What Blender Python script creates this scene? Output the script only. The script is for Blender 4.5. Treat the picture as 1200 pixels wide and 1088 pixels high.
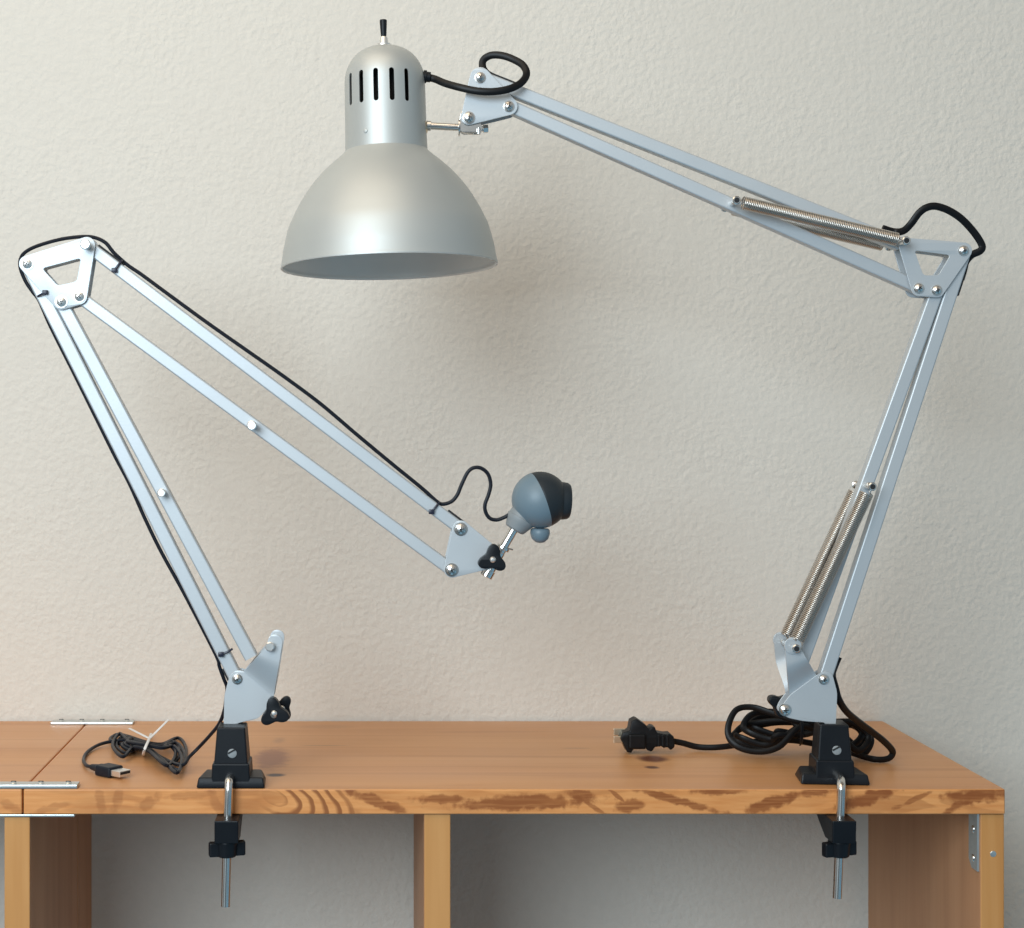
import bpy, bmesh, math, random
from mathutils import Vector, Matrix, geometry
random.seed(7)
R = math.radians
scene = bpy.context.scene
C = scene.collection
for o in list(bpy.data.objects):
    bpy.data.objects.remove(o)

# ------------------------------------------------------------------ camera
FPX, VX, VY, CD = 1868.0, 430.0, 508.0, 1.26     # focal length in photo pixels, principal point, distance to shelf edge
cam = bpy.data.cameras.new('camera')
camo = bpy.data.objects.new('camera', cam); C.objects.link(camo)
camo.location = (0, -CD, 0); camo.rotation_euler = (R(90), 0, 0)
cam.sensor_width = 36; cam.lens = 36 * FPX / 1200
cam.shift_x = (600 - VX) / 1200; cam.shift_y = -(544 - VY) / 1200
cam.clip_start = 0.01; cam.clip_end = 60
scene.camera = camo

# ------------------------------------------------------------------ light
world = bpy.data.worlds.new('World'); scene.world = world; world.use_nodes = True
wn = world.node_tree; bg = wn.nodes['Background']
# the dim warm room: uneven brightness all round, darker towards the floor
_tc = wn.nodes.new('ShaderNodeTexCoord'); _mp = wn.nodes.new('ShaderNodeMapping'); _mp.inputs['Scale'].default_value = (1, 1, 0.6)
_ns = wn.nodes.new('ShaderNodeTexNoise'); _ns.inputs['Scale'].default_value = 2.6; _ns.inputs['Detail'].default_value = 2
_rp = wn.nodes.new('ShaderNodeValToRGB'); _rp.color_ramp.elements[0].position = 0.40; _rp.color_ramp.elements[1].position = 0.62
_rp.color_ramp.elements[0].color = (0.16, 0.13, 0.105, 1); _rp.color_ramp.elements[1].color = (0.80, 0.74, 0.66, 1)
wn.links.new(_tc.outputs['Generated'], _mp.inputs[0]); wn.links.new(_mp.outputs[0], _ns.inputs['Vector'])
wn.links.new(_ns.outputs['Fac'], _rp.inputs[0])
_sp = wn.nodes.new('ShaderNodeSeparateXYZ'); wn.links.new(_tc.outputs['Generated'], _sp.inputs[0])
_m1 = wn.nodes.new('ShaderNodeMath'); _m1.operation = 'MULTIPLY_ADD'; _m1.inputs[1].default_value = -0.9; _m1.inputs[2].default_value = 0.42
_m2 = wn.nodes.new('ShaderNodeMath'); _m2.operation = 'MULTIPLY_ADD'; _m2.inputs[1].default_value = 0.35; _m2.use_clamp = True
wn.links.new(_sp.outputs[2], _m1.inputs[0]); wn.links.new(_sp.outputs[0], _m2.inputs[0]); wn.links.new(_m1.outputs[0], _m2.inputs[2])
_mx = wn.nodes.new('ShaderNodeMix'); _mx.data_type = 'RGBA'; _mx.blend_type = 'MULTIPLY'; _mx.inputs[7].default_value = (0.42, 0.90, 1.40, 1)
wn.links.new(_m2.outputs[0], _mx.inputs[0]); wn.links.new(_rp.outputs[0], _mx.inputs[6]); wn.links.new(_mx.outputs[2], bg.inputs[0])
bg.inputs[1].default_value = 0.68

def area(name, loc, target, size, power, color, sy=None):
    l = bpy.data.lights.new(name, 'AREA'); l.energy = power; l.color = color
    l.shape = 'RECTANGLE'; l.size = size; l.size_y = sy or size
    o = bpy.data.objects.new(name, l); C.objects.link(o); o.location = loc
    o.rotation_euler = (Vector(target) - Vector(loc)).to_track_quat('-Z', 'Y').to_euler()
    return o
area('window_light', (-0.92, -2.05, 0.66), (0.0, 0.2, 0.0), 1.25, 53, (0.76, 0.90, 1.0), 1.25)
area('ceiling_bounce', (-0.5, -0.75, 1.45), (0.0, 0.2, 0.1), 1.7, 13, (1.0, 0.82, 0.60), 1.3)

scene.view_settings.view_transform = 'Standard'
scene.view_settings.look = 'None'
scene.view_settings.exposure = 0.0
scene.view_settings.gamma = 1.0
scene.view_settings.use_curve_mapping = False

# ------------------------------------------------------------------ coordinates
L = 0.03                                        # plane of the arms
TZ = -0.2813                                    # height of the shelf top
def P(px, py, Y=L):
    d = (Y + CD) / FPX
    return Vector(((px - VX) * d, Y, (VY - py) * d))
def T(px, py, h=0.0):                           # point on the shelf top, h above it
    d = FPX * (-TZ - h) / (py - VY)
    return Vector(((px - VX) * d / FPX, d - CD, TZ + h))
def Q(px, py, Y, r=0.002):                      # like P, kept above the shelf top
    p = P(px, py, Y)
    return p if p.z > TZ + r else T(px, py, r)
def S(n, Y=L): return n * (Y + CD) / FPX        # pixels to metres

# ------------------------------------------------------------------ materials
def newmat(name):
    m = bpy.data.materials.new(name); m.use_nodes = True
    nt = m.node_tree; return m, nt, nt.nodes['Principled BSDF']
def N(nt, t, **kw):
    n = nt.nodes.new(t)
    for k, v in kw.items(): setattr(n, k, v)
    return n
def math_n(nt, op, a, b=None, c=None):
    n = N(nt, 'ShaderNodeMath', operation=op)
    for i, v in enumerate((a, b, c)):
        if v is None: continue
        if isinstance(v, (int, float)): n.inputs[i].default_value = v
        else: nt.links.new(v, n.inputs[i])
    return n.outputs[0]
def noise(nt, vec, scale, detail=3, rough=0.5, dist=0.0):
    n = N(nt, 'ShaderNodeTexNoise'); n.inputs['Scale'].default_value = scale
    n.inputs['Detail'].default_value = detail; n.inputs['Roughness'].default_value = rough
    n.inputs['Distortion'].default_value = dist
    nt.links.new(vec, n.inputs['Vector']); return n.outputs['Fac']
def ramp(nt, fac, stops, interp='LINEAR'):
    n = N(nt, 'ShaderNodeValToRGB'); cr = n.color_ramp; cr.interpolation = interp
    while len(cr.elements) < len(stops): cr.elements.new(0.5)
    for e, (p, c) in zip(cr.elements, stops):
        e.position = p; e.color = (c if len(c) == 4 else (*c, 1)) if not isinstance(c, (int, float)) else (c, c, c, 1)
    nt.links.new(fac, n.inputs[0]); return n.outputs[0]
def mixc(nt, fac, a, b, mode='MIX'):
    n = N(nt, 'ShaderNodeMix', data_type='RGBA', blend_type=mode)
    for s, v in ((n.inputs[0], fac), (n.inputs[6], a), (n.inputs[7], b)):
        if isinstance(v, (int, float)): s.default_value = v if s.type == 'VALUE' else (v, v, v, 1)
        elif isinstance(v, tuple): s.default_value = (*v, 1)
        else: nt.links.new(v, s)
    return n.outputs[2]
def mapped(nt, scale, loc=(0, 0, 0), rot=(0, 0, 0)):
    tc = N(nt, 'ShaderNodeTexCoord'); mp = N(nt, 'ShaderNodeMapping')
    mp.inputs['Scale'].default_value = scale; mp.inputs['Location'].default_value = loc
    mp.inputs['Rotation'].default_value = rot
    nt.links.new(tc.outputs['Object'], mp.inputs['Vector']); return mp.outputs[0]
def bump(nt, h, dist, strength, bsdf):
    n = N(nt, 'ShaderNodeBump'); n.inputs['Distance'].default_value = dist
    n.inputs['Strength'].default_value = strength
    nt.links.new(h, n.inputs['Height']); nt.links.new(n.outputs[0], bsdf.inputs['Normal'])

def simple(name, col, rough=0.5, metal=0.0, var=0.06, nscale=60, coat=0.0, bmp=0.0, rvar=0.08, spec=0.5):
    m, nt, b = newmat(name)
    v = mapped(nt, (1, 1, 1))
    f = noise(nt, v, nscale, 4, 0.6)
    c = mixc(nt, f, tuple(x * (1 - var) for x in col), tuple(min(1, x * (1 + var)) for x in col))
    nt.links.new(c, b.inputs['Base Color'])
    r = math_n(nt, 'MULTIPLY_ADD', noise(nt, v, nscale * 0.4, 3), rvar * 2, rough - rvar)
    nt.links.new(r, b.inputs['Roughness'])
    b.inputs['Metallic'].default_value = metal
    b.inputs['Coat Weight'].default_value = coat
    b.inputs['Specular IOR Level'].default_value = spec
    if bmp: bump(nt, noise(nt, v, nscale * 12, 2), 0.0002, bmp, b)
    return m

M = {}
M['arm'] = simple('arm_paint', (0.52, 0.55, 0.57), 0.44, 0.38, 0.03, 40, bmp=0.15)
M['shade'] = simple('shade_paint', (0.50, 0.51, 0.49), 0.50, 0.55, 0.02, 40, bmp=0.1, rvar=0.03)
M['shade_in'] = simple('shade_inner_paint', (0.80, 0.79, 0.75), 0.45, 0.15, 0.03, 40)
M['chrome'] = simple('bright_steel', (0.75, 0.73, 0.70), 0.2, 1.0, 0.05, 200)
M['pin'] = simple('pin_metal', (0.86, 0.85, 0.82), 0.32, 0.9, 0.04, 200)
M['spring'] = simple('spring_wire', (0.58, 0.54, 0.49), 0.3, 1.0, 0.08, 90)
M['zinc'] = simple('zinc_plate', (0.62, 0.66, 0.66), 0.35, 0.9, 0.12, 120)
M['black'] = simple('black_plastic', (0.006, 0.008, 0.011), 0.40, 0, 0.2, 90, bmp=0.2, spec=0.24)
M['rubber'] = simple('cord_rubber', (0.005, 0.0052, 0.006), 0.42, 0, 0.15, 90, spec=0.24)
M['cable'] = simple('usb_cable_rubber', (0.008, 0.011, 0.018), 0.42, 0, 0.15, 90, spec=0.24)
M['recess_dark'] = simple('painted_recess_black', (0.01, 0.011, 0.013), 0.7)  # black colour standing in for shade in slots, holes and recesses
M['ties'] = simple('black_tie', (0.014, 0.016, 0.035), 0.35)
M['cam_blue'] = simple('camera_shell_blue_grey', (0.155, 0.215, 0.255), 0.42, 0, 0.05, 60)
M['cam_dark'] = simple('camera_shell_dark', (0.022, 0.028, 0.033), 0.42, 0, 0.08, 60, spec=0.24)
M['cam_grey'] = simple('camera_base_grey', (0.25, 0.27, 0.28), 0.55, 0, 0.08, 120)
M['glass'] = simple('lens_glass', (0.01, 0.01, 0.012), 0.08)
M['white'] = simple('white_tie_plastic', (0.78, 0.76, 0.74), 0.45)
M['brass'] = simple('warm_washer', (0.66, 0.56, 0.42), 0.35, 1.0)

def wall_mat():
    m, nt, b = newmat('wall_plaster')
    v = mapped(nt, (1, 1, 1))
    big = noise(nt, v, 2.2, 2)
    c = mixc(nt, big, (0.645, 0.592, 0.52), (0.70, 0.647, 0.572))
    fine = noise(nt, v, 90, 3)
    c = mixc(nt, 0.35, c, mixc(nt, fine, (0.60, 0.55, 0.483), (0.74, 0.687, 0.61)))
    nt.links.new(c, b.inputs['Base Color'])
    b.inputs['Roughness'].default_value = 0.62
    b.inputs['Specular IOR Level'].default_value = 0.35
    h1 = noise(nt, v, 165, 2, 0.5, 0.1)
    h2 = noise(nt, v, 260, 2, 0.5, 0.1)
    flat = ramp(nt, h1, [(0.30, 0.0), (0.70, 1.0)], 'LINEAR')
    h = math_n(nt, 'MULTIPLY_ADD', h2, 0.35, flat)
    h3 = noise(nt, v, 9, 3, 0.5, 0.4)
    h = math_n(nt, 'MULTIPLY', h, ramp(nt, h3, [(0.3, 0.45), (0.65, 1.0)]))
    bump(nt, h, 0.0010, 0.58, b)
    return m
M['wall'] = wall_mat()

def knot_fac(nt, co, x, y, rx, ry, soft, wob, axes=(0, 1), shear=0.0):
    sep = N(nt, 'ShaderNodeSeparateXYZ'); nt.links.new(co, sep.inputs[0])
    dx = math_n(nt, 'DIVIDE', math_n(nt, 'SUBTRACT', sep.outputs[axes[0]], x), rx)
    dv = math_n(nt, 'SUBTRACT', sep.outputs[axes[1]], y)
    if shear: dv = math_n(nt, 'SUBTRACT', dv, math_n(nt, 'MULTIPLY', math_n(nt, 'SUBTRACT', sep.outputs[axes[0]], x), shear))
    dy = math_n(nt, 'DIVIDE', dv, ry)
    d = math_n(nt, 'SQRT', math_n(nt, 'ADD', math_n(nt, 'MULTIPLY', dx, dx), math_n(nt, 'MULTIPLY', dy, dy)))
    d = math_n(nt, 'ADD', d, math_n(nt, 'MULTIPLY', math_n(nt, 'SUBTRACT', noise(nt, co, 110, 3), 0.5), wob))
    return ramp(nt, d, [(max(0, 1 - soft) * 0.5, 1.0), (0.5 * (1 + soft), 0.0)], 'EASE') if False else \
        ramp(nt, math_n(nt, 'MULTIPLY', d, 0.5), [(max(0.0, 0.5 - 0.5 * soft), 1.0), (min(1, 0.5 + 0.25 * soft), 0.0)], 'EASE')

def wood_top():
    m, nt, b = newmat('pine_top_face')
    co = mapped(nt, (1, 1, 1))
    g1 = noise(nt, mapped(nt, (1.6, 22, 22)), 1.0, 4, 0.55, 0.3)
    g2 = noise(nt, mapped(nt, (5, 190, 190)), 1.0, 3, 0.6, 0.2)
    c = ramp(nt, g1, [(0.25, (0.54, 0.235, 0.078)), (0.5, (0.62, 0.295, 0.108)), (0.75, (0.69, 0.355, 0.145))])
    c = mixc(nt, math_n(nt, 'MULTIPLY', g2, 0.34), c, (0.40, 0.17, 0.06))
    g3 = noise(nt, mapped(nt, (2.2, 62, 62), (0, 3, 0)), 1.0, 3, 0.5, 0.6)
    c = mixc(nt, math_n(nt, 'MULTIPLY', ramp(nt, g3, [(0.56, 0.0), (0.66, 1.0)]), 0.42), c, (0.42, 0.155, 0.045))
    pinkish = noise(nt, mapped(nt, (3, 7, 7), (2, 1, 0)), 1.0, 2)
    c = mixc(nt, math_n(nt, 'MULTIPLY', ramp(nt, pinkish, [(0.45, 0.0), (0.75, 1.0)]), 0.45), c, (0.58, 0.32, 0.19))
    # stain and knots
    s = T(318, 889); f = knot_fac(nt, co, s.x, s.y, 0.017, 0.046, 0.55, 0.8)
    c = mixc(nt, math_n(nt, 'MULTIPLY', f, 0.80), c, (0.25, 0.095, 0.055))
    s = T(327, 868); f = knot_fac(nt, co, s.x, s.y, 0.006, 0.014, 0.8, 0.8)
    c = mixc(nt, math_n(nt, 'MULTIPLY', f, 0.35), c, (0.22, 0.11, 0.08))
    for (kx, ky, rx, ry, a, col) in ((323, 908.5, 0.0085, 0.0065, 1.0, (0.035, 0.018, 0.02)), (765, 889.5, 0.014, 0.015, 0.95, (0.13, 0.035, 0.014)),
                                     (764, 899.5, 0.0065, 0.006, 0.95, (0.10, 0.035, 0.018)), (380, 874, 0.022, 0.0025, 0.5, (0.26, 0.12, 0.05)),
                                     (380, 852, 0.03, 0.012, 0.25, (0.28, 0.12, 0.05)), (675, 877, 0.014, 0.003, 0.4, (0.28, 0.12, 0.06)),
                                     (905, 885, 0.018, 0.004, 0.35, (0.22, 0.09, 0.10))):
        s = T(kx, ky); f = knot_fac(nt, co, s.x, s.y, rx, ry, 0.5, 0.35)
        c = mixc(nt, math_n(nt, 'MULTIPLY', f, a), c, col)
    nt.links.new(c, b.inputs['Base Color'])
    b.inputs['Roughness'].default_value = 0.42
    b.inputs['Coat Weight'].default_value = 0.12; b.inputs['Coat Roughness'].default_value = 0.35
    bump(nt, g2, 0.0004, 0.35, b)
    return m
M['wood_top'] = wood_top()

def wood_edge():
    m, nt, b = newmat('pine_front_edge')
    v = mapped(nt, (7.5, 1, 30), (3.1, 0, 0.4), (0, R(-12), 0))
    n1 = noise(nt, v, 1.0, 2.0, 0.45, 0.7)
    wave = math_n(nt, 'FRACT', math_n(nt, 'MULTIPLY', n1, 4.6))
    fine = noise(nt, mapped(nt, (30, 1, 300)), 1.0, 3)
    wv = math_n(nt, 'ADD', wave, math_n(nt, 'MULTIPLY', math_n(nt, 'SUBTRACT', fine, 0.5), 0.22))
    band = ramp(nt, wv, [(0.0, 0.0), (0.38, 0.06), (0.46, 0.85), (0.84, 1.0), (0.95, 0.0)])
    area_ = ramp(nt, noise(nt, mapped(nt, (9, 1, 10), (1.7, 0, 0)), 1.0, 1), [(0.38, 0.15), (0.56, 1.0)])
    # the close rings left of the middle
    sep = N(nt, 'ShaderNodeSeparateXYZ'); nt.links.new(mapped(nt, (1, 1, 1)), sep.inputs[0])
    c0 = P(322, 935, 0)
    dx = math_n(nt, 'SUBTRACT', sep.outputs[0], c0.x); dz = math_n(nt, 'SUBTRACT', sep.outputs[2], c0.z)
    d = math_n(nt, 'SQRT', math_n(nt, 'ADD', math_n(nt, 'POWER', math_n(nt, 'ADD', dx, math_n(nt, 'MULTIPLY', dz, 0.7)), 2.0),
                                  math_n(nt, 'MULTIPLY', math_n(nt, 'POWER', dz, 2.0), 1.6)))
    d = math_n(nt, 'ADD', d, math_n(nt, 'MULTIPLY', math_n(nt, 'SUBTRACT', noise(nt, mapped(nt, (1, 1, 1)), 60, 2), 0.5), 0.006))
    rings = ramp(nt, math_n(nt, 'FRACT', math_n(nt, 'MULTIPLY', d, 105)), [(0.0, 0.0), (0.45, 0.0), (0.68, 1.0), (0.9, 1.0), (1.0, 0.0)])
    near = ramp(nt, math_n(nt, 'MULTIPLY', d, 10), [(0.06, 0.0), (0.10, 1.0), (0.52, 1.0), (0.64, 0.0)])
    right = ramp(nt, math_n(nt, 'MULTIPLY_ADD', dx, 20, 0.5), [(0.22, 0.0), (0.55, 1.0)])
    nearm = math_n(nt, 'MULTIPLY', near, right)
    fac = math_n(nt, 'MULTIPLY', band, area_)
    fac = mixc(nt, nearm, fac, rings)
    c = ramp(nt, fine, [(0.3, (0.64, 0.25, 0.072)), (0.7, (0.77, 0.35, 0.12))])
    c = mixc(nt, math_n(nt, 'MULTIPLY', fac, mixc(nt, right, 0.45, mixc(nt, nearm, 0.35, 0.92))), c, (0.27, 0.085, 0.02))
    # dark summer-wood figures along the edge
    co = mapped(nt, (1, 1, 1)); lines = ramp(nt, noise(nt, mapped(nt, (26, 1, 420), (0, 0, 0), (0, R(3), 0)), 1.0, 3, 0.6, 0.5), [(0.28, 0.55), (0.55, 1.0)])
    for (qx, qy, ax_, az, sh, amt) in ((440, 939, 38, 6, -.36, .85), (517, 937, 33, 4.5, 0, .8), (615, 941, 78, 8, .02, .85), (680, 932, 17, 7, -.2, .8), (697, 947, 16, 3, -.6, .7),
            (737, 944, 16, 7, .1, .8), (722, 932, 12, 2.5, -.8, .7), (792, 938, 55, 4.2, -.27, .85), (845, 927, 32, 4, 0, .85), (906, 941, 34, 7, .3, .9), (950, 930, 28, 5, .1, .85),
            (1018, 935, 34, 8, .3, .9), (1072, 937, 22, 3, .45, .7), (1147, 932, 37, 9, .12, .95), (1120, 945, 14, 5, .5, .8), (138, 935, 7, 14, 1.6, .6), (117, 937, 6, 13, -1.2, .55),
            (174, 941, 14, 7, .5, .6), (225, 932, 28, 4, .1, .5), (255, 944, 10, 10, -1.0, .5), (60, 947, 20, 4, .3, .5), (12, 945, 14, 6, -.4, .5)):
        q = P(qx, qy, 0); f = knot_fac(nt, co, q.x, q.z, S(ax_ * 1.08, 0), S(az * 1.15, 0), 0.42, 2.1, (0, 2), sh)
        f = math_n(nt, 'MULTIPLY', f, lines)
        c = mixc(nt, math_n(nt, 'MULTIPLY', f, min(1, amt * 1.1) if qx > 300 else amt * .75), c, (0.27, 0.078, 0.016))
    nt.links.new(c, b.inputs['Base Color'])
    b.inputs['Roughness'].default_value = 0.45
    return m
M['wood_edge'] = wood_edge()

def wood_side(name, c0, c1, c2):
    m, nt, b = newmat(name)
    g1 = noise(nt, mapped(nt, (26, 26, 2.0)), 1.0, 4, 0.55, 0.6)
    g2 = noise(nt, mapped(nt, (170, 170, 5)), 1.0, 3, 0.6)
    c = ramp(nt, g1, [(0.28, c0), (0.5, c1), (0.72, c2)])
    c = mixc(nt, math_n(nt, 'MULTIPLY', g2, 0.4), c, c0)
    f = knot_fac(nt, mapped(nt, (1, 1, 1)), 0.098, -0.405, 0.004, 0.02, 0.6, 0.6, (0, 2))
    c = mixc(nt, math_n(nt, 'MULTIPLY', f, 0.4), c, c0)
    nt.links.new(c, b.inputs['Base Color'])
    b.inputs['Roughness'].default_value = 0.5
    bump(nt, g2, 0.0003, 0.3, b)
    return m
M['wood_side'] = wood_side('pine_upright_side', (0.42, 0.19, 0.085), (0.52, 0.255, 0.12), (0.60, 0.31, 0.155))
M['wood_post'] = wood_side('pine_upright_edge', (0.42, 0.17, 0.045), (0.56, 0.26, 0.075), (0.66, 0.34, 0.12))

# ------------------------------------------------------------------ mesh helpers
def finish(name, bm, mat, parent=None, angle=35, recalc=True, sharp_flats=True):
    if recalc: bmesh.ops.recalc_face_normals(bm, faces=bm.faces)
    a = R(angle)
    for f in bm.faces: f.smooth = True
    for e in bm.edges:
        if len(e.link_faces) == 2:
            an = e.calc_face_angle(0); A0, A1 = (f.calc_area() for f in e.link_faces)
            if an > a or (an > 0.12 and max(A0, A1) > 9 * min(A0, A1) + 1e-12 and sharp_flats): e.smooth = False
    me = bpy.data.meshes.new(name); bm.to_mesh(me); bm.free()
    for mm in (mat if isinstance(mat, (list, tuple)) else [mat]): me.materials.append(mm)
    o = bpy.data.objects.new(name, me); C.objects.link(o)
    if parent is not None:
        o.parent = parent
        base = parent
        while base.parent is not None: base = base.parent
        if parent is base: o.matrix_parent_inverse = Matrix.Translation(-base.location)
    return o
def thing(name, loc, label, cat, group=None):
    o = bpy.data.objects.new(name, None); C.objects.link(o); o.location = loc
    o.empty_display_size = 0.02
    o['label'] = label; o['category'] = cat
    if group: o['group'] = group
    return o
def box_bm(lo, hi, bev=0.0005, seg=2, bm=None, mi=0, mtx=None):
    own = bm is None
    t = bmesh.new()
    bmesh.ops.create_cube(t, size=1)
    lo = Vector(lo); hi = Vector(hi)
    for v in t.verts: v.co = Vector([lo[i] + (v.co[i] + 0.5) * (hi[i] - lo[i]) for i in range(3)])
    if bev: bmesh.ops.bevel(t, geom=t.edges[:], offset=bev, segments=seg, affect='EDGES', profile=0.5)
    if mtx is not None: t.transform(mtx)
    for f in t.faces: f.material_index = mi
    if own: return t
    merge(bm, t); return bm
def merge(bm, t):
    me = bpy.data.meshes.new('tmp'); t.to_mesh(me); t.free(); bm.from_mesh(me); bpy.data.meshes.remove(me)
def lathe_bm(profile, n=32, mtx=None, bm=None, mi=0, cap=False):
    """profile of (radius, height) turned about local Z"""
    t = bmesh.new(); rings = []
    for r, z in profile:
        if r < 1e-7: rings.append([t.verts.new((0, 0, z))])
        else: rings.append([t.verts.new((r * math.cos(2 * math.pi * i / n), r * math.sin(2 * math.pi * i / n), z)) for i in range(n)])
    for a, b in zip(rings, rings[1:]):
        for i in range(n):
            j = (i + 1) % n
            if len(a) == 1 and len(b) == 1: continue
            if len(a) == 1: t.faces.new((a[0], b[i], b[j]))
            elif len(b) == 1: t.faces.new((a[i], a[j], b[0]))
            else: t.faces.new((a[i], a[j], b[j], b[i]))
    if cap:
        for rg in (rings[0], rings[-1]):
            if len(rg) > 1: t.faces.new(rg)
    bmesh.ops.recalc_face_normals(t, faces=t.faces)
    for f in t.faces: f.material_index = mi
    if mtx is not None: t.transform(mtx)
    if bm is None: return t
    merge(bm, t); return bm
def axis_mtx(origin, direction):
    return Matrix.Translation(origin) @ Vector(direction).to_track_quat('Z', 'Y').to_matrix().to_4x4()
def cyl_bm(p0, p1, r, n=20, bev=0.0003, bm=None, mi=0, r1=None):
    p0 = Vector(p0); p1 = Vector(p1); h = (p1 - p0).length; r1 = r if r1 is None else r1
    return lathe_bm([(0, 0), (r - bev, 0), (r, bev), (r1, h - bev), (r1 - bev, h), (0, h)], n, axis_mtx(p0, p1 - p0), bm, mi)
def catmull(pts, sub=10):
    pts = [Vector(p) for p in pts]; out = []
    e = [2 * pts[0] - pts[1]] + pts + [2 * pts[-1] - pts[-2]]
    for i in range(1, len(e) - 2):
        p0, p1, p2, p3 = e[i - 1:i + 3]
        for k in range(sub):
            t = k / sub
            out.append(0.5 * ((2 * p1) + (p2 - p0) * t + (2 * p0 - 5 * p1 + 4 * p2 - p3) * t * t + (3 * p1 - p0 - 3 * p2 + p3) * t ** 3))
    out.append(pts[-1]); return out
def tube_bm(pts, r, smooth=8, n=10, r2=None, ref=None, bm=None, mi=0):
    """swept ellipse: r = half width across 'ref', r2 = half thickness along 'ref'"""
    path = catmull(pts, smooth) if smooth else [Vector(p) for p in pts]
    r2 = r2 or r; t = bmesh.new(); rings = []; prev = None
    for i, p in enumerate(path):
        tg = (path[min(i + 1, len(path) - 1)] - path[max(i - 1, 0)])
        tg = tg.normalized() if tg.length > 1e-9 else Vector((0, 0, 1))
        if ref is not None:
            nrm = Vector(ref) - tg * Vector(ref).dot(tg)
            if nrm.length < 0.25: nrm = prev - tg * prev.dot(tg) if prev else tg.orthogonal()
        else:
            nrm = (prev - tg * prev.dot(tg)) if prev else tg.orthogonal()
        nrm.normalize(); prev = nrm; side = tg.cross(nrm)
        rings.append([t.verts.new(p + side * r * math.cos(2 * math.pi * k / n) + nrm * r2 * math.sin(2 * math.pi * k / n)) for k in range(n)])
    for a, b in zip(rings, rings[1:]):
        for k in range(n): t.faces.new((a[k], a[(k + 1) % n], b[(k + 1) % n], b[k]))
    t.faces.new(rings[0]); t.faces.new(rings[-1])
    for f in t.faces: f.material_index = mi
    if bm is None: return t
    bmesh.ops.recalc_face_normals(t, faces=t.faces); merge(bm, t); return bm
def hull(circles, n=24):
    """outline (x,z) of the convex hull of circles"""
    pts = [(x + r * math.cos(2 * math.pi * k / n), z + r * math.sin(2 * math.pi * k / n)) for x, z, r in circles for k in range(n)]
    idx = geometry.convex_hull_2d(pts)
    return [pts[i] for i in idx]
def rounded(poly, r, n=4):
    out = []; m = len(poly)
    for i in range(m):
        p = Vector(poly[i]); a = Vector(poly[i - 1]) - p; b = Vector(poly[(i + 1) % m]) - p
        rr = min(r, a.length * 0.45, b.length * 0.45)
        pa = p + a.normalized() * rr; pb = p + b.normalized() * rr
        for k in range(n + 1):
            t = k / n; q = pa * (1 - t) ** 2 + p * 2 * t * (1 - t) + pb * t * t
            out.append((q.x, q.y))
    return out
def plate_bm(outer, y0, y1, holes=(), bev=0.0003, bm=None, mi=0):
    loops = [outer] + list(holes)
    tris = geometry.tessellate_polygon([[Vector((x, z, 0)) for x, z in lp] for lp in loops])
    flat = [p for lp in loops for p in lp]
    t = bmesh.new()
    fr = [t.verts.new((x, y0, z)) for x, z in flat]; bk = [t.verts.new((x, y1, z)) for x, z in flat]
    for a, b, c in tris:
        try: t.faces.new((fr[a], fr[b], fr[c])); t.faces.new((bk[c], bk[b], bk[a]))
        except ValueError: pass
    k = 0
    for lp in loops:
        m = len(lp)
        for i in range(m): t.faces.new((fr[k + i], fr[k + (i + 1) % m], bk[k + (i + 1) % m], bk[k + i]))
        k += m
    bmesh.ops.recalc_face_normals(t, faces=t.faces)
    if bev:
        ed = [e for e in t.edges if len(e.link_faces) == 2 and e.calc_face_angle(0) > 0.9]
        bmesh.ops.bevel(t, geom=ed, offset=bev, segments=2, affect='EDGES', profile=0.5)
    for f in t.faces: f.material_index = mi
    if bm is None: return t
    merge(bm, t); return bm
def xz(px, py, Y): p = P(px, py, Y); return (p.x, p.z)

# ------------------------------------------------------------------ wall
WY = 0.302
bm = box_bm((-3.2, WY, -1.6), (3.6, WY + 0.1, 2.2), 0)
w = finish('wall', bm, M['wall']); w['kind'] = 'structure'

# ------------------------------------------------------------------ shelf
shelf = thing('wooden_shelf', (0.15, 0.14, TZ), 'orange pine shelf unit standing against the plaster wall', 'shelf')
BT = 0.0200                                     # board thickness
seam = P(26.5, 935, 0).x
xr = P(1178, 935, 0).x
def board(x0, x1, label=None):
    bm = box_bm((x0, 0, TZ - BT), (x1, 0.2985, TZ), 0.0011, 3)
    bmesh.ops.recalc_face_normals(bm, faces=bm.faces)
    for f in bm.faces: f.material_index = 1 if (abs(f.normal.y) > 0.8 or abs(f.normal.x) > 0.8) else 0
    o = finish('top_board', bm, [M['wood_top'], M['wood_edge']], shelf)
    if label: o['label'] = label
board(seam + 0.0006, xr)
board(seam - 0.50, seam - 0.0006, 'shorter board left of the dark seam')
def upright(xa, xb, y1=0.286, split=None):
    bm = bmesh.new(); z0, z1 = -0.95, TZ - BT - 0.0003
    ys = [(0.0025, y1)] if split is None else [(0.0025, split - 0.0008), (split + 0.0008, y1)]
    for a, b in ys: box_bm((xa, a, z0), (xb, b, z1), 0.0009, 2, bm)
    for f in bm.faces: f.material_index = 1 if abs(f.normal.y) > 0.8 else 0
    return finish('upright', bm, [M['wood_side'], M['wood_post']], shelf)
Yu = 0.0025
upright(P(5, 0, Yu).x, P(35, 0, Yu).x, split=0.212)
upright(P(497, 0, Yu).x, P(528, 0, Yu).x)
upright(P(1149, 0, Yu).x, P(1177, 0, Yu).x)
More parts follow.
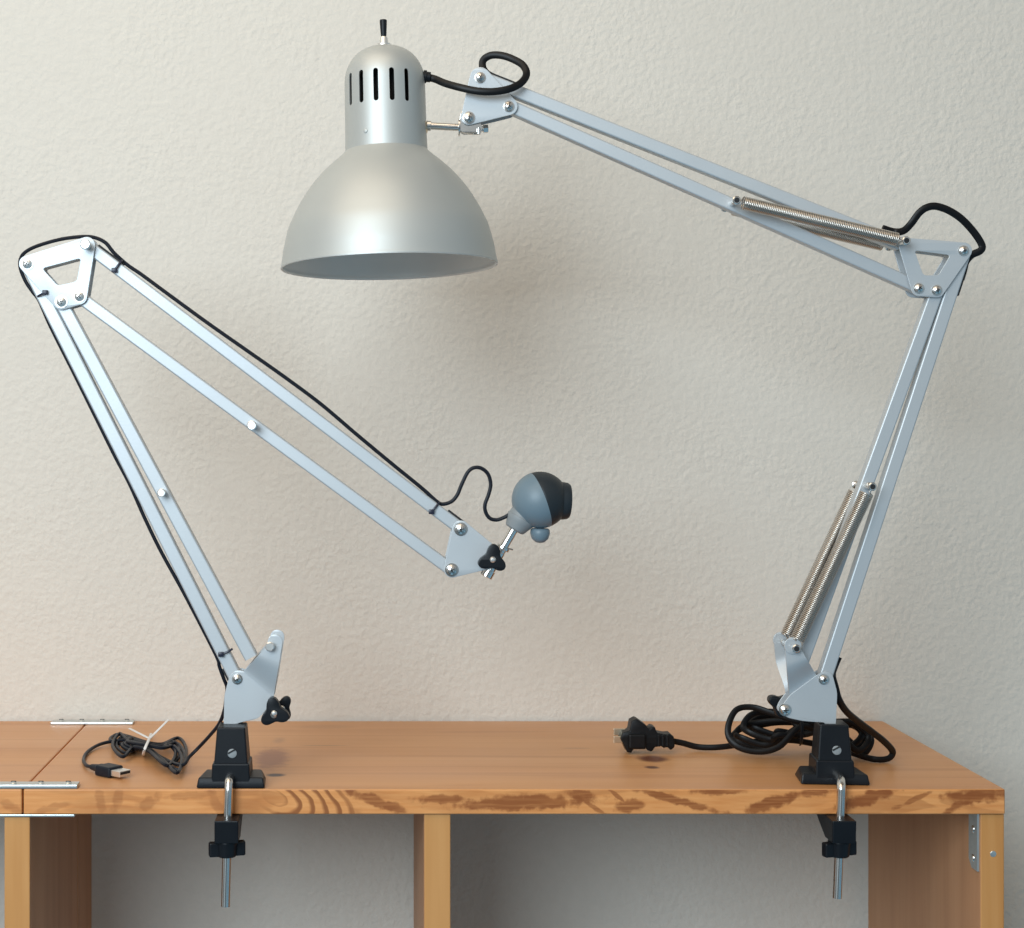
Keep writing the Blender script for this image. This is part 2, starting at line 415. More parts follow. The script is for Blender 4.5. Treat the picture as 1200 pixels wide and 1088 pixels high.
def mending(x0, x1, y0, y1, z0, z1, screws, up=True):
    bm = box_bm((x0, y0, z0), (x1, y1, z1), 0.0004, 2)
    for s in screws:
        lathe_bm([(0, 0.0016), (0.0016, 0.0013), (0.0028, 0.0003), (0.003, 0)], 14, Matrix.Translation((s, (y0 + y1) / 2, z1)), bm)
        box_bm((s - 0.002, (y0 + y1) / 2 - 0.0004, z1 + 0.0012), (s + 0.002, (y0 + y1) / 2 + 0.0004, z1 + 0.0018), 0, 1, bm, 1)
    return finish('mending_plate', bm, [M['zinc'], M['recess_dark']], shelf)
xs = lambda px, Y: P(px, 0, Y).x
mending(xs(-38, 0), xs(90, 0), 0.0006, 0.0135, TZ + 0.0002, TZ + 0.0032, [xs(k, 0.007) for k in (-22, 16, 48, 80)])
mending(xs(61, .285), xs(157, .285), 0.277, 0.292, TZ + 0.0002, TZ + 0.0026, [xs(k, .285) for k in (72, 96, 120, 149)])
mending(xs(-38, 0), xs(87, 0), 0.0006, 0.0135, TZ - BT - 0.0022, TZ - BT - 0.0002, [])
# corner bracket on the inner face of the right upright
xi = P(1149, 0, Yu).x
bm = bmesh.new()
zt = TZ - BT - 0.0004; zb = P(0, 1021, 0.006).z
poly = [(0.0045, zt), (0.0225, zt), (0.0225, zb + 0.006), (0.0165, zb), (0.0045, zb)]
t = bmesh.new()
a = [t.verts.new((xi - 0.0018, y, z)) for y, z in poly]; b = [t.verts.new((xi - 0.0001, y, z)) for y, z in poly]
t.faces.new(a); t.faces.new(b[::-1])
for i in range(5): t.faces.new((a[i], a[(i + 1) % 5], b[(i + 1) % 5], b[i]))
merge(bm, t)
for zz in (P(0, 973, .01).z, P(0, 1007, .01).z):
    lathe_bm([(0, 0.001), (0.0026, 0.0008), (0.0031, 0)], 14, axis_mtx((xi - 0.0018, 0.0135, zz), (-1, 0, 0)), bm, 1)
br = finish('corner_bracket', bm, [M['zinc'], M['chrome']], shelf)
p = P(1164, 1001, Yu)
bm = lathe_bm([(0, 0.0006), (0.0022, 0.0004), (0.0027, -0.0001)], 12, axis_mtx(p, (0, -1, 0)))
finish('screw_head', bm, M['zinc'], shelf)

# ------------------------------------------------------------------ shared arm pieces
def bolt(px, py, Y, parent, r=0.0037, m='chrome'):
    """pan head bolt facing the camera side, seated on a plate whose front is at Y"""
    p = P(px, py, Y); mt = axis_mtx(p, (0, -1, 0))
    bm = lathe_bm([(0.0047 * r / 0.0037, -0.0001), (0.0047 * r / 0.0037, 0.0006), (r, 0.0007), (r, 0.0012), (r * 0.86, 0.0024), (r * 0.5, 0.0032), (0, 0.0035)], 24, mt)
    c = r * 0.5
    for a in (0.5, 0.5 + math.pi / 2):
        box_bm((-c, -0.00032, 0.0026), (c, 0.00032, 0.0036), 0, 1, bm, 1, mt @ Matrix.Rotation(a + px, 4, 'Z'))
    return finish('bolt', bm, [M[m], M['recess_dark']], parent)
def pin(px, py, parent, y0, y1, r=0.0034, dark_end=False):
    p = P(px, py, L)
    h = y1 - y0
    prof = [(0, 0), (r * 0.8, 0), (r, 0.0006), (r, 0.0022), (r * 0.72, 0.0026), (r * 0.72, h - 0.0026), (r, h - 0.0022), (r, h - 0.0006), (r * 0.8, h), (0, h)]
    bm = lathe_bm(prof, 20, axis_mtx((p.x, y0, p.z), (0, 1, 0)))
    if dark_end: lathe_bm([(0, -0.0003), (r * 0.62, -0.0003), (r * 0.66, 0.0004)], 16, axis_mtx((p.x, y0, p.z), (0, 1, 0)), bm, 1)  # black disc on the end stands for a hole's dark; nothing is drilled
    return finish('spring_pin', bm, [M['chrome'] if dark_end else M['pin'], M['recess_dark']], parent)
def bar(p0, p1, parent, w=0.0102, dep=0.0094, slots=(), Yc=L, side=1):
    a = P(*p0, Yc); b = P(*p1, Yc); d = b - a; ln = d.length
    ang = math.atan2(d.z, d.x)
    mt = Matrix.Translation(a) @ Matrix.Rotation(-ang, 4, 'Y')
    # folded steel channel: rounded outer corners, open towards the wall
    bm = bmesh.new(); t_ = 0.0011; h = w / 2; dd = dep / 2; rr = 0.0013
    def arc(cx, cz, r, a0, a1, n=4): return [(cx + r * math.cos(R(a0 + (a1 - a0) * k / n)), cz + r * math.sin(R(a0 + (a1 - a0) * k / n))) for k in range(n + 1)]
    outer = [(dd, -h)] + arc(-dd + rr, -h + rr, rr, 270, 180) + arc(-dd + rr, h - rr, rr, 180, 90) + [(dd, h)]
    inner = [(dd, h - t_)] + [(-dd + t_, h - t_), (-dd + t_, -h + t_)] + [(dd, -h + t_)]
    prof = outer + inner
    A = [bm.verts.new((-0.001, y, z)) for y, z in prof]; B = [bm.verts.new((ln + 0.001, y, z)) for y, z in prof]
    m = len(prof)
    for i in range(m): bm.faces.new((A[i], A[(i + 1) % m], B[(i + 1) % m], B[i]))
    bm.transform(mt)
    o = finish('arm_bar', bm, M['arm'], parent, angle=50)
    for s0, s1 in slots:      # raised black strip draws the dark of the cord entry; no opening is cut
        sb = box_bm((s0 * ln, -0.0030, side * (h - 0.0004) - 0.0017 * (side < 0) - 0.0003), (s1 * ln, 0.0030, side * (h - 0.0004) + 0.0017 * (side > 0) + 0.0003), 0.0003, 2)
        sb.transform(mt); s = finish('dark_strip', sb, M['recess_dark'], o)
    return o
def tri_knob(px, py, y0, parent, r=0.0112, ang=90, th=0.009):
    c = P(px, py, y0); n = 72; pts = []
    for k in range(n):
        a = 2 * math.pi * k / n; l = (0.5 + 0.5 * math.cos(3 * (a - R(ang)))) ** 1.15
        rad = r * (0.56 + 0.44 * l); pts.append((c.x + rad * math.cos(a), c.z + rad * math.sin(a)))
    bm = plate_bm(pts, y0 - th, y0, bev=0.0008)
    o = finish('clamp_knob', bm, M['black'], parent)
    s = lathe_bm([(0.0024, -0.0005), (0.0024, 0.0008), (0.0014, 0.0018), (0, 0.002)], 16, axis_mtx((c.x, y0 - th, c.z), (0, -1, 0)))
    finish('knob_screw', s, M['pin'], o)
    return o
def elbow(circles, hole, parent, gap=0.0062, th=0.0014):
    Yf = L - gap
    out = hull([(*xz(x, y, Yf), S(r, Yf)) for x, y, r in circles])
    hl = rounded([xz(x, y, Yf) for x, y in hole], S(4, Yf)) if hole else None
    for y0 in (Yf - th, L + gap):
        bm = plate_bm(out, y0, y0 + th, [hl] if hl else [], 0.0003)
        finish('joint_plate', bm, M['arm'], parent, angle=25)
    return Yf - th
def wing_bracket(poly, F0, F1, T0, T1, tip, parent, gap=0.0062, flare=0.0115, th=0.0013):
    """folded base bracket: flat cheek with a wing that flares away to carry the spring pin"""
    for sgn in (-1, 1):
        y = L + sgn * gap
        bm = bmesh.new()
        Yf = L - gap
        out = rounded([xz(a, b, Yf) for a, b in poly], S(5, Yf))
        plate_bm(out, y - th / 2, y + th / 2, bev=0.0002, bm=bm)
        t = bmesh.new(); nu, nv = 6, 16; grid = []
        for j in range(nv + 1):
            v = j / nv; s = min(1, v * 1.5); s = s * s * (3 - 2 * s); off = flare * s
            Yv = L - gap - off; row = []
            for i in range(nu + 1):
                u = i / nu
                px = (F0[0] * (1 - v) + T0[0] * v) * (1 - u) + (F1[0] * (1 - v) + T1[0] * v) * u
                py = (F0[1] * (1 - v) + T0[1] * v) * (1 - u) + (F1[1] * (1 - v) + T1[1] * v) * u
                q = P(px, py, Yv); row.append(t.verts.new((q.x, L + sgn * (gap + off), q.z)))
            grid.append(row)
        for j in range(nv):
            for i in range(nu): t.faces.new((grid[j][i], grid[j][i + 1], grid[j + 1][i + 1], grid[j + 1][i]))
        bmesh.ops.recalc_face_normals(t, faces=t.faces)
        bmesh.ops.solidify(t, geom=t.faces[:], thickness=th * 0.9)
        merge(bm, t)
        Yt = L - gap - flare; tx, tz = xz(tip[0], tip[1], Yt); rr = S(tip[2], Yt)
        e0 = xz(*T0, Yt); e1 = xz(*T1, Yt)
        tipo = hull([(tx, tz, rr), (e0[0], e0[1], 0.0002), (e1[0], e1[1], 0.0002)])
        yt = L + sgn * (gap + flare)
        plate_bm(tipo, yt - th / 2 - 0.0001, yt + th / 2 + 0.0001, bev=0.0002, bm=bm)
        finish('base_bracket', bm, M['arm'], parent, angle=40)
def cable_tie(pts, parent, Yc=L):
    q = [P(x, y, Yc + d) for x, y, d in pts]
    bm = tube_bm(q, 0.0009, 5, 8)
    h = q[-1]
    box_bm((h.x - 0.0022, h.y - 0.0018, h.z - 0.0019), (h.x + 0.0022, h.y + 0.0022, h.z + 0.0019), 0.0006, 2, bm)
    return finish('cable_tie', bm, M['ties'], parent)

def clamp(cx, y0, rod_top, rod_low, y_end, parent, rot=0.0, screw_dx=0.0, lean=0.0):
    """table clamp; cx = world X of the base centre, y0 = front of the foot"""
    mt = Matrix.Translation((cx, y0, TZ)) @ Matrix.Rotation(rot, 4, 'Z')
    bm = bmesh.new()
    # foot: a chamfered slab
    t = bmesh.new(); w = 0.0272; dpt = 0.036; hh = 0.0085
    lower = [(-w, 0.0), (w, 0.0), (w - 0.001, dpt), (-w + 0.001, dpt)]
    upper = [(-w + 0.0015, 0.002), (w - 0.0015, 0.002), (w - 0.005, dpt - 0.002), (-w + 0.005, dpt - 0.002)]
    a = [t.verts.new((x, y, 0.0004)) for x, y in lower]; b = [t.verts.new((x, y, hh)) for x, y in upper]
    t.faces.new(a[::-1]); t.faces.new(b)
    for i in range(4): t.faces.new((a[i], a[(i + 1) % 4], b[(i + 1) % 4], b[i]))
    bmesh.ops.bevel(t, geom=t.edges[:], offset=0.0012, segments=2, affect='EDGES', profile=0.5)
    merge(bm, t)
    def frustum(w0, w1, ya, yb, yc, yd, z0, z1, bev=0.0012):
        t = bmesh.new()
        a = [t.verts.new(v) for v in ((-w0, ya, z0), (w0, ya, z0), (w0, yb, z0), (-w0, yb, z0))]
        b = [t.verts.new(v) for v in ((-w1, yc, z1), (w1, yc, z1), (w1, yd, z1), (-w1, yd, z1))]
        t.faces.new(a[::-1]); t.faces.new(b)
        for i in range(4): t.faces.new((a[i], a[(i + 1) % 4], b[(i + 1) % 4], b[i]))
        bmesh.ops.bevel(t, geom=t.edges[:], offset=bev, segments=2, affect='EDGES', profile=0.5)
        merge(bm, t)
    frustum(0.0155, 0.0148, 0.0012, 0.034, 0.0016, 0.033, 0.004, 0.0195)
    frustum(0.0135, 0.0112, 0.0028, 0.032, 0.0050, 0.030, 0.018, 0.0475)
    bm.transform(mt)
    body = finish('clamp_base', bm, M['black'], parent)
    # recessed set screw in the front of the tower
    sm = mt @ axis_mtx((screw_dx, 0.0042, 0.0285), (0, -1, 0.08))
    s = lathe_bm([(0.0060, -0.0008), (0.0060, 0.0003), (0.0056, 0.0004), (0.0052, -0.0006), (0, -0.0007)], 24, sm, mi=1)
    lathe_bm([(0.0038, -0.0007), (0.0036, 0.0008), (0.0022, 0.0013), (0, 0.0014)], 18, sm @ Matrix.Translation((0.0010, -0.0012, 0)), s, 0)
    box_bm((-0.0034, -0.0006, 0.0008), (0.0034, 0.0006, 0.0018), 0, 1, s, 1, sm @ Matrix.Translation((0.0006, 0.0004, 0)) @ Matrix.Rotation(0.5, 4, 'Z'))
    finish('set_screw', s, [M['cam_grey'], M['recess_dark']], body)
    # hooked rod
    zt, yr = TZ + 0.0082, -0.0085
    xa, xb = rod_top, rod_low
    zj = TZ - BT
    pts = [(xa + lean, y0 + 0.007, zt - 0.001), (xa + lean * .8, y0 + 0.003, zt), (xa + lean * .5, (y0 + yr) / 2 - 0.001, zt - 0.0006), (xa, yr + 0.001, zt - 0.0045), (xa + (xb - xa) * .1, yr, zt - 0.011),
           (xa + (xb - xa) * .3, yr, zj), (xb, yr, y_end + 0.001), (xb, yr, y_end)]
    rod = tube_bm(pts, 0.0035, 10, 18)
    finish('clamp_rod', rod, M['chrome'], parent)
    # lower jaw: wedge with its heel under the board
    xm = xa + (xb - xa) * .35; t = bmesh.new(); hw = 0.0093; z1 = zj - 0.0003; z0 = z1 - 0.0178
    sec = [(-0.0205, z1), (0.030, z1), (0.030, z1 - 0.003), (0.001, z0), (-0.0195, z0)]
    a = [t.verts.new((xm - hw, y, z)) for y, z in sec]; b = [t.verts.new((xm + hw, y, z)) for y, z in sec]
    t.faces.new(a); t.faces.new(b[::-1])
    for i in range(5): t.faces.new((a[i], a[(i + 1) % 5], b[(i + 1) % 5], b[i]))
    bmesh.ops.recalc_face_normals(t, faces=t.faces)
    bmesh.ops.bevel(t, geom=t.edges[:], offset=0.0008, segments=2, affect='EDGES', profile=0.5)
    finish('clamp_jaw', t, M['black'], parent)
    # wing nut
    xk = xa + (xb - xa) * .55; k = bmesh.new(); zk = z0 - 0.0001
    lathe_bm([(0, 0), (0.0085, 0), (0.0088, -0.001), (0.0078, -0.0115), (0.007, -0.0125), (0, -0.0125)], 28, Matrix.Translation((xk, yr, zk)), k)
    box_bm((-0.0143, -0.0034, -0.0122), (0.0143, 0.0034, -0.0008), 0.0013, 3, k, 0, Matrix.Translation((xk, yr, zk)) @ Matrix.Rotation(R(14) - rot, 4, 'Z'))
    finish('wing_nut', k, M['black'], parent)

# ================================================================== LEFT: camera arm
arm = thing('clamp_arm', (P(268, 925, 0.02).x, 0.02, TZ), 'light grey folding clamp arm without springs, clamped at the left of the shelf', 'swing arm')
cl = P(270, 924, 0.0); clamp(cl.x, 0.001, P(268, 0, -0.008).x, P(264.5, 0, -0.008).x, P(0, 1056, -0.008).z, arm)
# lower bars
bar((33, 311), (278, 797), arm, slots=[(0.965, 0.995)], side=-1, w=0.0108)
bar((72, 354), (294, 769), arm, w=0.0108)
# upper bars
bar((102, 288), (540, 620), arm, slots=[(0.02, 0.088), (0.955, 0.998)], side=1)
bar((93, 348), (529, 668), arm)
Yp = elbow([(32, 309.5, 9.5), (102, 288, 10), (93, 348, 9.5), (72, 354, 9.5)], [(50, 315), (95, 303), (90, 330), (68, 335)], arm)
for q in ((32, 309.5), (72, 354), (93, 347.5)): bolt(*q, Yp, arm, 0.0040, 'pin')
pin(104.5, 289.5, arm, L - 0.019, L + 0.019, 0.0042)
pin(297, 499, arm, L - 0.020, L + 0.016, 0.0040)
pin(192, 577, arm, L - 0.016, L + 0.016, 0.0034)
# base bracket
wing_bracket([(262, 857), (263, 815), (269, 792), (277, 785), (288, 787), (321, 817), (312, 832), (303, 842), (277, 848), (275, 858)],
             (286, 787), (321, 817), (312, 758), (330.5, 756), (322.5, 752, 8.5), arm, flare=0.009)
pin(318, 754, arm, L - 0.022, L + 0.022, 0.0038)
bolt(278, 796, L - 0.0069, arm, 0.0034)
tri_knob(322, 834, L - 0.0085, arm, 0.0125, 100)
tri_knob(331, 829, L + 0.016, arm, 0.0105, 60, 0.006)
bm = cyl_bm((P(322, 834).x, L - 0.018, P(322, 834).z), (P(322, 834).x, L + 0.018, P(322, 834).z), 0.0024)
finish('knob_bolt', bm, M['chrome'], arm)
# end plate, its knob and the bracket for the rod
Yp = elbow([(540, 620, 10), (530, 667, 10), (571, 652, 15)], None, arm)
bolt(540, 620.3, Yp, arm, 0.0043); bolt(529.3, 668, Yp, arm, 0.0043)
tri_knob(576.5, 655, Yp - 0.001, arm, 0.0122, 82)
bm = cyl_bm(P(576.5, 655, Yp), P(576, 655, L + 0.016), 0.0022)
finish('knob_bolt', bm, M['chrome'], arm)
bm = bmesh.new()
cyl_bm(P(586.5, 647), P(571, 674), 0.0042, bm=bm); cyl_bm(P(574, 668), P(569.5, 676), 0.0052, bm=bm)
finish('rod_socket', bm, M['chrome'], arm)
bm = bmesh.new(); cyl_bm(P(582, 655), P(606, 614), 0.0038, bm=bm); cyl_bm(P(590.5, 640.5), P(588.5, 644), 0.0056, bm=bm)
box_bm((0, 0, 0), (0.0065, 0.0012, 0.0012), 0.0002, 1, bm, 0, Matrix.Translation(P(592, 643, L - 0.003)) @ Matrix.Rotation(R(15), 4, 'Y'))
finish('mounting_rod', bm, M['chrome'], arm)
# ties that hold the cable
cable_tie([(45, 348, 0.002), (45, 347, -0.0062), (53, 343, -0.0085)], arm)
cable_tie([(142, 306, 0.004), (142.5, 306, -0.004), (138.5, 311, -0.0068), (134, 317, -0.0066)], arm)
cable_tie([(515.5, 590, 0.004), (514.5, 589.5, -0.004), (510, 595, -0.0068), (505.5, 600, -0.0066)], arm)
cable_tie([(272.5, 760.5, -0.0055), (267, 764, -0.0068), (259, 767, -0.0066)], arm)

# ================================================================== webcam
wc = thing('webcam', P(602, 619), 'round blue-grey and dark webcam on a short rod at the end of the folding arm', 'webcam')
sc = P(633, 586); sr = S(33.3)
ax = Vector((0.93, 0.10, 0.34)).normalized()
mt = axis_mtx(sc, ax)
def arcprof(r, a0, a1, n): return [(r * math.sin(R(a0 + (a1 - a0) * k / n)), r * math.cos(R(a0 + (a1 - a0) * k / n))) for k in range(n + 1)]
bm = lathe_bm(arcprof(sr, 180, 89.4, 26) + [(sr * .97, sr * 0.006)], 56, mt)
finish('rear_shell', bm, M['cam_blue'], wc, angle=60)
bm = lathe_bm([(sr * .97, -sr * 0.002)] + arcprof(sr * 0.995, 88.6, 0, 26), 56, mt)
fs = finish('front_shell', bm, M['cam_dark'], wc, angle=60)
la = Vector((0.97, 0.05, -0.045)).normalized(); lm = axis_mtx(sc, la)
prof = [(S(22.5), S(20)), (S(22), S(28)), (S(21.3), S(32)), (S(19.5), S(34.5)), (S(16), S(35)), (S(14), S(33.3)), (S(9), S(32))]
bm = lathe_bm(prof, 40, lm); ring = finish('lens_ring', bm, M['cam_dark'], wc)
bm = lathe_bm([(0, S(34)), (S(5), S(33.6)), (S(9), S(32))], 30, lm); finish('lens', bm, M['glass'], ring)
# grey neck that takes rod and cable, and the little round foot
nk0 = P(601, 613.5, L); nk1 = P(626, 600, L)
u = (P(619, 590) - P(604, 617)).normalized()
bm = lathe_bm([(0, -S(8.5)), (S(10), -S(8)), (S(12.2), -S(6.4)), (S(15.5), S(2)), (S(17.2), S(6.5)), (S(17.0), S(8)), (S(16.2), S(8.4)), (S(15.5), S(16)), (0, S(20))], 36, axis_mtx(P(606.5, 614.5), Vector((0.52, 0, 0.85))))
finish('neck', bm, M['cam_grey'], wc, angle=30)
bm = lathe_bm([(0, S(0.5)), (S(9.5), 0), (S(11.2), -S(1.5)), (S(11.6), -S(6)), (S(9.5), -S(12.5)), (S(5), -S(16.2)), (0, -S(17.2))], 30, axis_mtx(P(633, 619.5), (0.02, 0, 1)))
finish('round_foot', bm, M['cam_blue'], wc, angle=60)

# cable: from camera along the arm down to the shelf
LF = L - 0.001
def off(p0, p1, t, o):
    a = Vector(p0); b = Vector(p1); d = (b - a).normalized(); n = Vector((d.y, -d.x)); q = a + (b - a) * t + n * o
    return (q.x, q.y)
pts = [(597, 603), (590, 607), (582, 609.5), (574, 607.5), (569, 600), (568.5, 591), (572.5, 580), (575, 568), (572, 556), (564, 549), (555, 548.5), (548, 554), (541, 568), (536, 580), (529, 588), (519, 591), (512, 588)]
pts = [P(x, y, LF) for x, y in pts]
ub = ((102, 288), (540, 620))
for t_, o_ in ((0.88, 10.5), (0.80, 12), (0.70, 14.5), (0.60, 17.5), (0.50, 17), (0.40, 15), (0.30, 13), (0.2, 12), (0.13, 11.5), (0.095, 10.5)):
    x, y = off(*ub, t_, o_); pts.append(P(x, y, LF + 0.001))
pts += [P(x, y, LF) for x, y in ((134, 297), (124, 285), (112, 279), (98, 277.5), (72, 280.5), (45, 288), (30, 295.5), (24, 304), (24, 315), (30, 330), (38, 342), (46, 353))]
lb = ((33, 311), (278, 797))
for t_, o_ in ((0.14, -9), (0.25, -9.2), (0.35, -9.6), (0.45, -10), (0.52, -9.4), (0.60, -11.5), (0.68, -12), (0.78, -10), (0.88, -9.2), (0.94, -9.4)):
    x, y = off(*lb, t_, o_); pts.append(P(x, y, LF))
pts += [P(x, y, Y) for x, y, Y in ((257, 781, .030), (262, 795, .031), (266, 806, .033), (265, 818, .036), (263, 832, .040), (257, 848, .048), (246, 862, .058), (233, 876, .07))]
def TT(x, y, h): return T(x, y, h)
pts += [TT(222, 887, 0.012), TT(212, 897, 0.007)]
lobR = [(218, 886, 864), (211, 884, 868), (216, 893, 870), (206, 886, 872), (213, 897, 874)]
lobL = [(129, 862, 872), (136, 864, 883), (143, 868, 880), (132, 861, 887), (147, 866, 878)]
for k in range(5):
    r_ = lobR[k]; l_ = lobL[k]; h = 0.0018 + 0.0016 * k; j = k * 0.8
    pts += [TT(186 + 1.5 * k, 891 + 2.4 * (k - 2), h), TT(173, 876 + 0.9 * k, h + 0.001), TT(158, 872 + 1.2 * (k - 1), h + .0005), TT(l_[0] + 12, l_[2] , h * .6 + .001),
            TT(l_[0], (l_[1] + l_[2]) / 2, h * .7 + .001), TT(l_[0] + 8, l_[1] - 1, h), TT(150, 863 + 1.6 * k, h + .001), TT(172, 870 + 0.9 * k, h + .0025),
            TT(190, 872 + 1.2 * k, h + .001), TT(r_[0] - 9, r_[2] + 1, h), TT(r_[0], (r_[1] + r_[2]) / 2 + 3, h * .8 + .001), TT(r_[0] - 6, r_[1] + 9, h * .6 + .001)]
pts += [TT(190, 890, .006), TT(172, 876, .007), TT(150, 868, .006), TT(132, 869, .004), TT(116, 873, .003), TT(103, 881, .002), TT(98, 890, .002), TT(101, 897, .003), TT(109, 899, .004)]
bm = tube_bm(pts, 0.00155, 8, 8)
finish('usb_cable', bm, M['cable'], wc)
# usb plug on the shelf
a = T(108, 899, .0045); b = T(158, 909, .0045); d = (b - a); d.z = 0; d.normalize()
um = Matrix.Translation(a) @ Matrix.Rotation(math.atan2(d.y, d.x), 4, 'Z')
bm = lathe_bm([(0, -0.001), (0.0022, -0.001), (0.0026, 0.001), (0.0036, 0.009), (0.0043, 0.011), (0.0043, 0.0135), (0, 0.0135)], 18, um @ Matrix.Rotation(R(90), 4, 'Y'))
box_bm((0.0115, -0.0078, -0.0042), (0.030, 0.0078, 0.0042), 0.0016, 3, bm, 0, um)
pl = finish('usb_plug', bm, M['cable'], wc)
bm = box_bm((0.0295, -0.006, -0.0024), (0.0405, 0.006, 0.0024), 0.0004, 2); box_bm((0.0402, -0.0052, -0.0004), (0.0407, 0.0052, 0.0017), 0, 1, bm, 1)
bm.transform(um); finish('plug_shell', bm, [M['pin'], M['recess_dark']], wc)
# white twist tie round the bundle
tt = thing('twist_tie', T(172, 878), 'small white twist tie around the coiled grey cable', 'twist tie')
bm = tube_bm([TT(168.5, 885, .001), TT(168, 884, .006), TT(170, 877, .0125), TT(174, 868, .014), TT(176.5, 862, .010), TT(177, 860, .003)], 0.0013, 6, 8, 0.0006, (0, 0, 1))
tube_bm([TT(176, 866, .012), TT(170, 863, .013), TT(162, 859, .014), TT(152, 854, .013)], 0.0014, 6, 8, 0.0006, (0, 0, 1), bm)
tube_bm([TT(175, 866, .0125), TT(181, 860, .015), TT(188, 853, .019), TT(197, 844, .0235)], 0.0012, 6, 8, 0.0006, (0, 0, 1), bm)
o = finish('tie_strip', bm, M['white'], tt)

# ================================================================== RIGHT: desk lamp
lamp = thing('desk_lamp', (P(983, 920, 0.03).x, 0.03, TZ), 'silver dome shade spring arm desk lamp clamped at the right end of the shelf', 'desk lamp')
clamp(P(978.5, 920, 0.0155).x, 0.0135, P(986, 0, -0.008).x, P(981, 0, -0.008).x, P(0, 1047, -0.008).z, lamp, rot=R(-5), screw_dx=0.0005, lean=0.004)
bar((1129, 294), (965, 796), lamp, side=1, slots=[(0.05, 0.10), (0.955, 0.995)], w=0.0108)
bar((1097, 340), (934, 788), lamp, w=0.0108)
bar((562.5, 91.3), (1052, 286), lamp, slots=[(0.012, 0.085)], w=0.0104)
bar((596, 125), (1076.5, 338), lamp, w=0.0104)
Yp = elbow([(1129, 294, 9.5), (1061, 287.5, 8.5), (1076.5, 338, 9.5), (1097.5, 340, 9)], [(1071, 294), (1113, 299.5), (1099, 323), (1081.5, 323)], lamp)
for q in ((1129, 294), (1076.6, 338), (1097.6, 340.4)): bolt(*q, Yp, lamp, 0.0034)
Yp = elbow([(562.5, 91.3, 12), (596, 125, 10.5), (549.5, 138, 9)], None, lamp)
bolt(562.5, 91.3, Yp, lamp, 0.0036); bolt(596, 125, Yp, lamp, 0.0036); bolt(549.3, 138.3, Yp, lamp, 0.0040)
wing_bracket([(979, 855), (981, 812), (975, 789), (966, 786), (956, 792), (925, 815), (917, 826), (914, 834), (922, 841), (940, 845), (967, 847), (968, 855)],
             (957, 792), (925, 815), (938, 760), (920, 760), (929, 757, 10), lamp)
bolt(965.3, 796.3, L - 0.0069, lamp, 0.0034); bolt(920, 832, L - 0.0069, lamp, 0.0040)
tri_knob(912, 824, L + 0.020, lamp, 0.0105, 30)
bm = cyl_bm((P(920, 832).x, L - 0.006, P(920, 832).z), (P(920, 832).x, L + 0.018, P(920, 832).z), 0.0024)
finish('knob_bolt', bm, M['chrome'], lamp)
pin(1012.5, 569.5, lamp, L - 0.0225, L + 0.0225, 0.0034, True)
pin(924.5, 756, lamp, L - 0.0235, L + 0.0235, 0.0034, True)
pin(856, 239.5, lamp, L - 0.0225, L + 0.0225, 0.0034, True)
pin(1051.5, 286, lamp, L - 0.0225, L + 0.0225, 0.0034, True)
def spring(p0, p1, Y, parent, r=0.0049, wr=0.00060, pitch=0.00145):
    a = P(*p0, L); b = P(*p1, L); a.y = b.y = Y
    d = (b - a).normalized(); u = Vector((0, 1, 0)); v = d.cross(u)
    s0, s1 = 0.0062, 0.0062; ln = (b - a).length - s0 - s1
    turns = ln / pitch; n = int(turns * 14); path = []
    # hook at the start, the coil, hook at the end
    for k in range(9):
        t = k / 8; ang = -math.pi * 0.9 + t * math.pi * 1.4
        path.append(a + d * (-0.0024 * math.cos(ang + 0.4)) + v * (0.0028 * math.sin(ang)))
    path.append(a + d * (s0 - 0.002) + v * 0.0012)
    for k in range(n + 1):
        t = k / n; ang = 2 * math.pi * turns * t
        path.append(a + d * (s0 + ln * t) + v * (r * math.cos(ang)) + u * (r * math.sin(ang)))
    path.append(b - d * (s1 - 0.002) + v * 0.0012)
    for k in range(9):
        t = k / 8; ang = math.pi * 0.9 - t * math.pi * 1.4
        path.append(b + d * (0.0024 * math.cos(ang - 0.4)) + v * (0.0028 * math.sin(ang)))
    bm = tube_bm(path, wr, 0, 6)
    return finish('spring', bm, M['spring'], parent, angle=80)
for Y in (L - 0.0175, L + 0.0175):
    spring((856, 239.5), (1051.5, 286), Y, lamp)
    spring((1012.5, 569.5), (924.5, 756), L + (Y - L) * 0.86, lamp, r=0.0053)

# shade: dome, housing, switch
c0 = P(456, 312, L)                                # centre of the rim
SM = Matrix.Translation(c0) @ Matrix.Rotation(R(-1.35), 4, 'Y') @ Matrix.Rotation(R(-1.2), 4, 'X')
k_ = S(1)
outer = [(127, -1.5), (127, 0), (126.6, 2), (126.2, 4), (124.8, 12), (122.6, 24), (117.5, 44), (111.5, 58), (104.8, 71), (97, 84), (87.5, 97), (76, 110), (64, 121), (54, 129.5), (47, 136.5), (46, 139)]
inner = [(44.8, 138), (46, 135.5), (53, 128.5), (63, 120), (75, 109), (86.4, 96.2), (95.8, 83.4), (103.5, 70.5), (110.2, 57.6), (116.1, 43.7), (121.1, 24), (123.3, 12), (124.7, 4), (124.5, 0.5), (125.4, -1.5)]
def fine(pr, sub=5):
    q = catmull([Vector((r, z, 0)) for r, z in pr], sub); return [(v.x * k_, v.y * k_) for v in q]
prof = fine(outer) + fine(inner) + [(127 * k_, -1.5 * k_)]
bm = lathe_bm(prof, 128, SM)
bmesh.ops.remove_doubles(bm, verts=bm.verts, dist=1e-6)
ax_ = (SM.to_3x3() @ Vector((0, 0, 1))).normalized()
bmesh.ops.recalc_face_normals(bm, faces=bm.faces)
for f in bm.faces:
    q = f.calc_center_median() - c0; q = q - ax_ * q.dot(ax_)
    f.material_index = 1 if f.normal.dot(q) < 0 else 0
finish('lamp_shade', bm, [M['shade'], M['shade_in']], lamp, angle=45)
